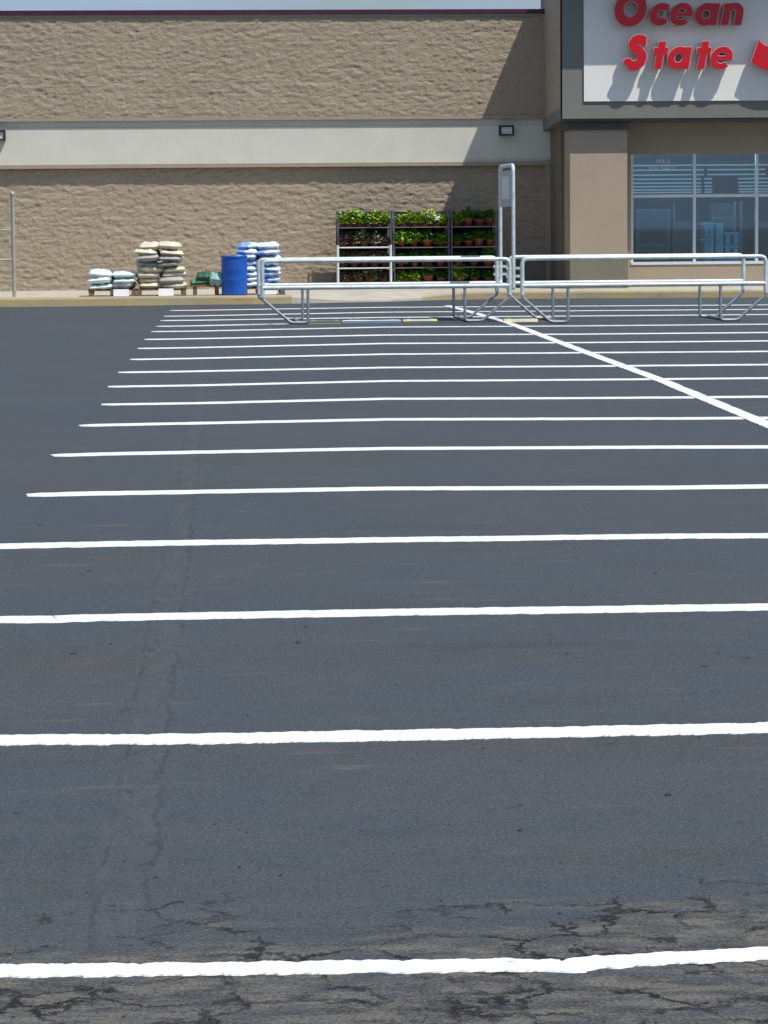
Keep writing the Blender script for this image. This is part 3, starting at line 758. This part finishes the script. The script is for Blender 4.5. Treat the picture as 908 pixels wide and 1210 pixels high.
def pallet(x, y, w, d, label, h=.12):
    e = empty('pallet', (x, y, .158), label, 'pallet', 'wooden pallets on the sidewalk')
    for k in range(5):
        yy_ = -d/2+.05+k*(d-.1)/4; b = MB(); b.box((-w/2, yy_-.045, h-.02), (w/2, yy_+.045, h)); b.build('deck_board', 'wood', e)
    for xx in (-w/2+.06, 0, w/2-.06):
        b = MB(); b.box((xx-.045, -d/2, .02), (xx+.045, d/2, h-.021)); b.build('block', 'wood', e)
    b = MB(); b.box((-w/2, -d/2, 0), (w/2, -d/2+.08, .019)); b.build('bottom_board', 'wood', e)
    return e
def price_card(x, y, z, w, h, label, lines=2):
    e = MB(); e.box((-w/2, 0, 0), (w/2, .006, h)); o = e.build('price_card', 'card'); o.location = (x, y, z); o.rotation_euler = (R(-8), 0, R(random.uniform(-4, 4)))
    tag(o, label, 'sign card', 'white price cards in front of the pallets'); return o
ORD = ['bottom', 'second', 'third', 'fourth', 'fifth', 'sixth', 'seventh', 'eighth']
def stack(px0, px1, ybot_px, ytop_px, YS, layers, d, mats, seed, what, where, group, cat='sack', jit=.02, heights=None, topmats=None):
    z0 = wz(px0, ybot_px, YS-d/2); z1 = wz(px0, ytop_px, YS-d/2)
    h = (z1-z0)/layers; xa = wx(px0, 320, YS-d/2); xb = wx(px1, 320, YS-d/2); w = (xb-xa)/2
    for c in range(2):
        protos = {}
        for L in range(layers):
            m = mats[(L+c) % len(mats)] if not callable(mats) else mats(L, c)
            hh_ = h*1.22
            mb = sack_mesh(w*1.04, d, hh_, seed+L*3.1+c*7.7, m)
            o = mb.build('sack', m)
            o.location = (xa+w*(c+.5)+random.uniform(-jit, jit), YS+random.uniform(-jit, jit)*1.5, z0+h*L-h*.08)
            o.rotation_euler = (R(random.uniform(-1.5, 1.5)), R(random.uniform(-5, 5)), R(random.uniform(-9, 9)))
            o.scale = (random.uniform(.92, 1.08), 1, random.uniform(.85, 1.25))
            pos = 'topmost' if L == layers-1 else (ORD[L]+' up' if L else 'lowest')
            nm = what(L, c) if callable(what) else what
            tag(o, f"{nm}, {pos} in {'left' if c == 0 else 'right'} column of {where}", cat, group)
YB = KW[2].y+1.15
# pale cyan stack
cx_ = wx(134, 345, YB)
pallet(wx(133.5, 345, YB), YB, .92, .8, 'low wooden pallet under the pale cyan sacks', .12)
stack(106, 162, 342.5, 322, YB, 3, .8, ['bagcyan', 'bagwhite', 'bagcyan'], 11, 'pale cyan plastic sack', 'the low stack at far left', 'pale cyan sacks', jit=.04)
# tan stack
pallet(wx(191, 345, YB), YB, .95, .8, 'dark wooden pallet under the tall cream sack stack', .12)
def tm(L, c): return 'baggrey' if L in (4, 5) and c == 0 or L in (4, 5) and c == 1 or (L == 1 and c == 1) else 'bagtan'
def tn(L, c): return 'grey plastic sack' if tm(L, c) == 'baggrey' else 'cream plastic sack'
stack(163, 218, 342.5, 289, YB, 8, .8, tm, 23, tn, 'tall cream stack', 'cream and grey sacks', jit=.05)
# blue stack
pallet(wx(306, 345, YB), YB+.15, 1.0, .8, 'dark wooden pallet under the blue and white sacks', .12)
def bm(L, c): return 'bagwhite' if L == 7 and c == 1 else 'bagblue'
def bn(L, c): return 'white sack' if bm(L, c) == 'bagwhite' else 'blue and white printed sack'
stack(280, 331, 341, 289, YB+.15, 8, .75, bm, 41, bn, 'stack behind blue drum', 'blue and white sacks', jit=.035)
price_card(wx(143.5, 350, YB-.45), YB-.47, .16, .29, .13, 'white price card leaning on the pallet of cyan sacks')
price_card(wx(196.5, 350, YB-.45), YB-.47, .16, .28, .135, 'white price card leaning on the pallet of cream sacks')
price_card(wx(318, 350, YB-.45), YB-.30, .16, .30, .16, 'white price card leaning on the pallet of blue sacks')
# low bench with green tarps
YT = YB-.1; xg0, xg1 = wx(225, 340, YT), wx(262, 340, YT); zg = wz(240, 336, YT)
e = empty('low_bench', ((xg0+xg1)/2, YT, .158), 'low wooden bench beside the drum under green sacks', 'bench')
b = MB(); b.box((-(xg1-xg0)/2, -.25, zg-.158-.04), ((xg1-xg0)/2, .25, zg-.158)); b.build('bench_top', 'wood', e)
for sx in (-1, 1):
    for sy in (-1, 1):
        b = MB(); b.box((sx*((xg1-xg0)/2-.09)-.035, sy*.2-.03, 0), (sx*((xg1-xg0)/2-.09)+.035, sy*.2+.03, zg-.158-.041)); b.build('leg', 'wood', e)
def tarp(xa, xb, ya, yb_, m, seed, label, dy=0):
    x0, x1 = wx(xa, 330, YT), wx(xb, 330, YT); z0, z1 = wz(xa, yb_, YT), wz(xa, ya, YT)
    mb = sack_mesh(x1-x0, .5, (z1-z0), seed, m); o = mb.build('sack', m); o.location = ((x0+x1)/2, YT+dy, z0); o.rotation_euler = (0, R(random.uniform(-12, 12)), R(random.uniform(-10, 10)))
    tag(o, label, 'sack', 'green sacks on the bench')
tarp(225, 249, 329, 337, 'baggreen', 3, 'flat green sack lying at the left end of the low bench')
tarp(232, 252, 321.5, 332, 'bagdgreen', 5, 'dark green sack on top of the flat green one', -.03)
tarp(245, 264, 322, 338, 'bagteal', 9, 'pale teal sack slumped between the dark green sack and the drum', -.12)

# ------------------------------------------------------------------ plant racks
YR = YW-1.05                                                    # front plane of the racks
RX = [398.5, 464.5, 532.5, 590]
SHY = [268.5, 292.5, 316.5, 336.5]
zsh = [wz(464, y, YR) for y in SHY]; zrt = wz(464, 249, YR)
racks = []
for k in range(3):
    x0, x1 = wx(RX[k], 300, YR)+.03, wx(RX[k+1], 300, YR)-.03; w = x1-x0
    e = empty('plant_rack', (x0+w/2, YR, .158), ['tall dark wheeled plant rack at the left end, with the dried plants', 'tall dark wheeled plant rack in the middle with lime green plants',
              'tall dark wheeled plant rack at the right, standing in the tower shadow'][k], 'plant rack', 'wheeled plant racks along the wall')
    z0 = .158
    for sx in (-1, 1):
        for dy in (0, .55):
            b = MB(); b.box((sx*w/2-.014, dy-.015, .12), (sx*w/2+.014, dy+.015, zrt-z0)); b.build('post', 'rack', e)
            b = MB(); b.lathe([(0, -.018), (.045, -.018), (.05, -.01), (.05, .01), (.045, .018), (0, .018)], 14); 
            for q in range(len(b.v)): vv = b.v[q]; b.v[q] = Vector((sx*(w/2-.05)+vv.z, dy+vv.x, .05+vv.y))
            b.box((sx*(w/2-.05)-.028, dy-.02, .06), (sx*(w/2-.05)+.028, dy+.02, .119)); b.build('caster', 'whitesteel', e)
    for zz in zsh:
        b = MB(); b.box((-w/2+.015, .0, zz-z0-.012), (w/2-.015, .014, zz-z0+.006)); b.box((-w/2+.023, .0145, zz-z0-.016), (w/2-.023, .57, zz-z0), 1); b.build('shelf', ['shelf', 'shelfd'], e)
    b = MB(); b.box((-w/2+.03, .575, .14), (w/2-.03, .58, zrt-z0-.02)); b.build('shade_backing', 'backshade', e)  # added dark sheet, standing in for the shade behind the plants
    racks.append((x0, x1))
# white low frame in front of the left rack
x0, x1 = wx(399.5, 320, YR-.12), wx(462, 320, YR-.12); zt2 = wz(430, 292, YR-.12)-.158
e = empty('white_frame', (x0, YR-.12, .158), 'waist-high white tubular frame in front of the dried plants', 'frame')
w = x1-x0
for xx in (0, w): b = MB(); b.tube([(xx, 0, 0), (xx, 0, zt2+.04)], .028); b.build('post', 'whitesteel', e)
for yq in (292.5, 317):
    zq = wz(430, yq, YR-.12)-.158; b = MB(); b.tube([(.028, 0, zq), (w-.028, 0, zq)], .014); b.build('rail', 'whitesteel', e)

def leaf_cluster(n_, R_, hgt, mats, seed, size=.05, flowers=0, droop=0.0, z0=.15):
    rs = random.Random(seed); b = MB()
    for i in range(n_+flowers):
        fl = i >= n_
        a = rs.uniform(0, 2*math.pi); rr = R_*math.sqrt(rs.random()); hz = rs.random()
        z = z0+hgt*hz*(1-.45*(rr/R_)**2)+(.02 if fl else 0)-droop*rr
        c = Vector((rr*math.cos(a), rr*math.sin(a), z))
        if fl: c += Vector((0, -R_*.4, 0))
        s_ = size*rs.uniform(.55, 1.35)*(.95 if fl else 1)
        d = Vector((math.cos(a+rs.uniform(-.8, .8)), math.sin(a+rs.uniform(-.8, .8)), rs.uniform(-.5, .7))).normalized()
        sd = d.cross(Vector((0, 0, 1))).normalized(); sd = (sd+Vector((0, 0, rs.uniform(-.4, .4)))).normalized()
        up = d.cross(sd)*.18*s_
        mi = (1 if rs.random() < .35 else 0) if not fl else 2
        b.add([c-d*s_, c-sd*s_*.45+up, c+d*s_, c+sd*s_*.45+up, c], [(0, 1, 4), (1, 2, 4), (2, 3, 4), (3, 0, 4)], mi)
        if i % 6 == 0 and not fl: b.tube([(0, 0, z0-.02), tuple(c*.6+Vector((0, 0, z0*.25))), tuple(c)], .004, 4, 1, False)
    return b
def plant_proto(kind, seed):
    e = bpy.data.objects.new('potted_plant', None); COL.objects.link(e)
    e.empty_display_size = .1
    rp = .098; hp = .145
    b = MB(); b.lathe([(0, 0), (rp*.72, 0), (rp*.92, hp*.78), (rp*1.05, hp*.79), (rp*1.06, hp), (rp*.93, hp), (rp*.9, hp*.88)], 16); b.build('pot', 'pot', e)
    b = MB(); b.lathe([(rp*.9, hp*.88), (0, hp*.9)], 16); b.build('soil', 'soil', e)
    if kind == 'lime': m = ['leafA', 'leafB', 'petal']; mb = leaf_cluster(340, .185, .27, m, seed, .052, 0, .15, .12)
    elif kind == 'limeflower': m = ['leafA', 'leafB', 'petal']; mb = leaf_cluster(300, .185, .26, m, seed, .052, 40, .15, .12)
    elif kind == 'green': m = ['leafB', 'leafA', 'petal']; mb = leaf_cluster(320, .185, .26, m, seed, .055, 0, .15, .12)
    elif kind == 'dark': m = ['leafB', 'leafB', 'petal']; mb = leaf_cluster(120, .14, .2, m, seed, .052)
    elif kind == 'darkflower': m = ['leafB', 'leafB', 'petal']; mb = leaf_cluster(110, .14, .2, m, seed, .05, 7)
    elif kind == 'dry': m = ['leafD', 'leafD', 'petal']; mb = leaf_cluster(300, .17, .30, m, seed, .05, 6, 0, .10)
    else: m = ['leafD', 'leafB', 'petal']; mb = leaf_cluster(190, .17, .29, m, seed, .05, 70, 0, .10)
    mb.build('foliage', m, e); return e
PR = {}
SHN = ['top', 'second', 'third', 'bottom']; RKN = ['left', 'middle', 'right']
LOOK = {'lime': 'lime green leafy potted plant', 'limeflower': 'lime plant with pale flowers', 'green': 'bright green potted plant',
        'dark': 'dark green potted plant', 'darkflower': 'dark plant with white flowers', 'dry': 'brown dried potted plant', 'dryflower': 'dried plant carrying white flowers'}
lay = [[['lime']*5, ['dry', 'dry', 'dryflower', 'dryflower', 'dry'], ['dry', 'dry', 'dryflower', 'dry', 'dryflower'], ['dry', 'dry', 'dryflower', 'dry']],
       [['lime', 'lime', 'lime', 'limeflower', 'lime'], ['lime', 'green', 'dark', 'green'], ['green', 'dark', 'dark', 'dark'], ['green', 'lime', 'dark', 'dark']],
       [['green', 'darkflower', 'dark', 'dark'], ['dark', 'darkflower', 'dark', 'dark'], ['dark', 'dark', 'darkflower'], ['green', 'dark', 'dark']]]
OR5 = ['first', 'second', 'third', 'fourth', 'fifth']
for rk in range(3):
    x0, x1 = racks[rk]
    for sh in range(4):
        ks = lay[rk][sh]; nn = len(ks)
        for i, kd in enumerate(ks):
            key = (kd, (rk*5+sh*3+i) % 3)
            if key not in PR: PR[key] = plant_proto(kd, 100+len(PR)*13); o = PR[key]
            else: o = copy_tree(PR[key])
            o.location = (x0+.02+(x1-x0-.04)*(i+.5)/nn+random.uniform(-.015, .015), YR+.17+random.uniform(-.03, .03), zsh[sh]+.001)
            o.rotation_euler = (random.uniform(-.06, .06), random.uniform(-.06, .06), random.uniform(-3, 3)); s_ = random.uniform(.78, 1.1)*(.92 if nn == 5 else 1); o.scale = (s_*random.uniform(.9, 1.15), s_, s_*random.uniform(.85, 1.2))
            tag(o, f"{LOOK[kd]}, {OR5[i]} from left on {SHN[sh]} shelf of {RKN[rk]} rack", 'potted plant', 'potted plants on the racks')

# ------------------------------------------------------------------ light
ld = Vector((-1.08, 1.0, -2.5)).normalized()
sun = bpy.data.lights.new('sun', 'SUN'); sun.energy = 4.6; sun.angle = R(.5); sun.color = (1, .955, .88)
so = bpy.data.objects.new('sun', sun); COL.objects.link(so); so.rotation_euler = ld.to_track_quat('-Z', 'Y').to_euler()
w = bpy.data.worlds.new('World'); S.world = w; w.use_nodes = True
nt = w.node_tree; bg = nt.nodes['Background']
sky = nt.nodes.new('ShaderNodeTexSky'); sky.sky_type = 'NISHITA'; sky.sun_disc = False
sky.sun_elevation = math.asin(-ld.z); sky.sun_rotation = math.atan2(-ld.x, -ld.y); sky.dust_density = 1.5
tc = nt.nodes.new('ShaderNodeTexCoord'); mp = nt.nodes.new('ShaderNodeMapping'); mp.inputs['Scale'].default_value = (1.2, 1.2, 3.5)
nz = nt.nodes.new('ShaderNodeTexNoise'); nz.inputs['Scale'].default_value = 3.2; nz.inputs['Detail'].default_value = 7; nz.inputs['Roughness'].default_value = .6
mr = nt.nodes.new('ShaderNodeMapRange'); mr.inputs[1].default_value = .25; mr.inputs[2].default_value = .62; mr.interpolation_type = 'SMOOTHSTEP'
mx = nt.nodes.new('ShaderNodeMix'); mx.data_type = 'RGBA'
nt.links.new(tc.outputs['Generated'], mp.inputs[0]); nt.links.new(mp.outputs[0], nz.inputs['Vector']); nt.links.new(nz.outputs[0], mr.inputs[0])
ml = nt.nodes.new('ShaderNodeMath'); ml.operation = 'MULTIPLY'; ml.inputs[1].default_value = .75
nt.links.new(mr.outputs[0], ml.inputs[0]); nt.links.new(ml.outputs[0], mx.inputs[0])
nt.links.new(sky.outputs[0], mx.inputs[6]); mx.inputs[7].default_value = (4.3, 5.9, 8.6, 1)
nt.links.new(mx.outputs[2], bg.inputs[0]); bg.inputs[1].default_value = .085

S.view_settings.view_transform = 'Standard'; S.view_settings.look = 'None'; S.view_settings.exposure = 0.0; S.view_settings.gamma = 1
S.view_settings.use_curve_mapping = False
S.render.engine = 'CYCLES'
S.cycles.transparent_max_bounces = 12
S.cycles.max_bounces = 6; S.cycles.diffuse_bounces = 3; S.cycles.glossy_bounces = 3
S.cycles.use_adaptive_sampling = True; S.cycles.adaptive_threshold = .02
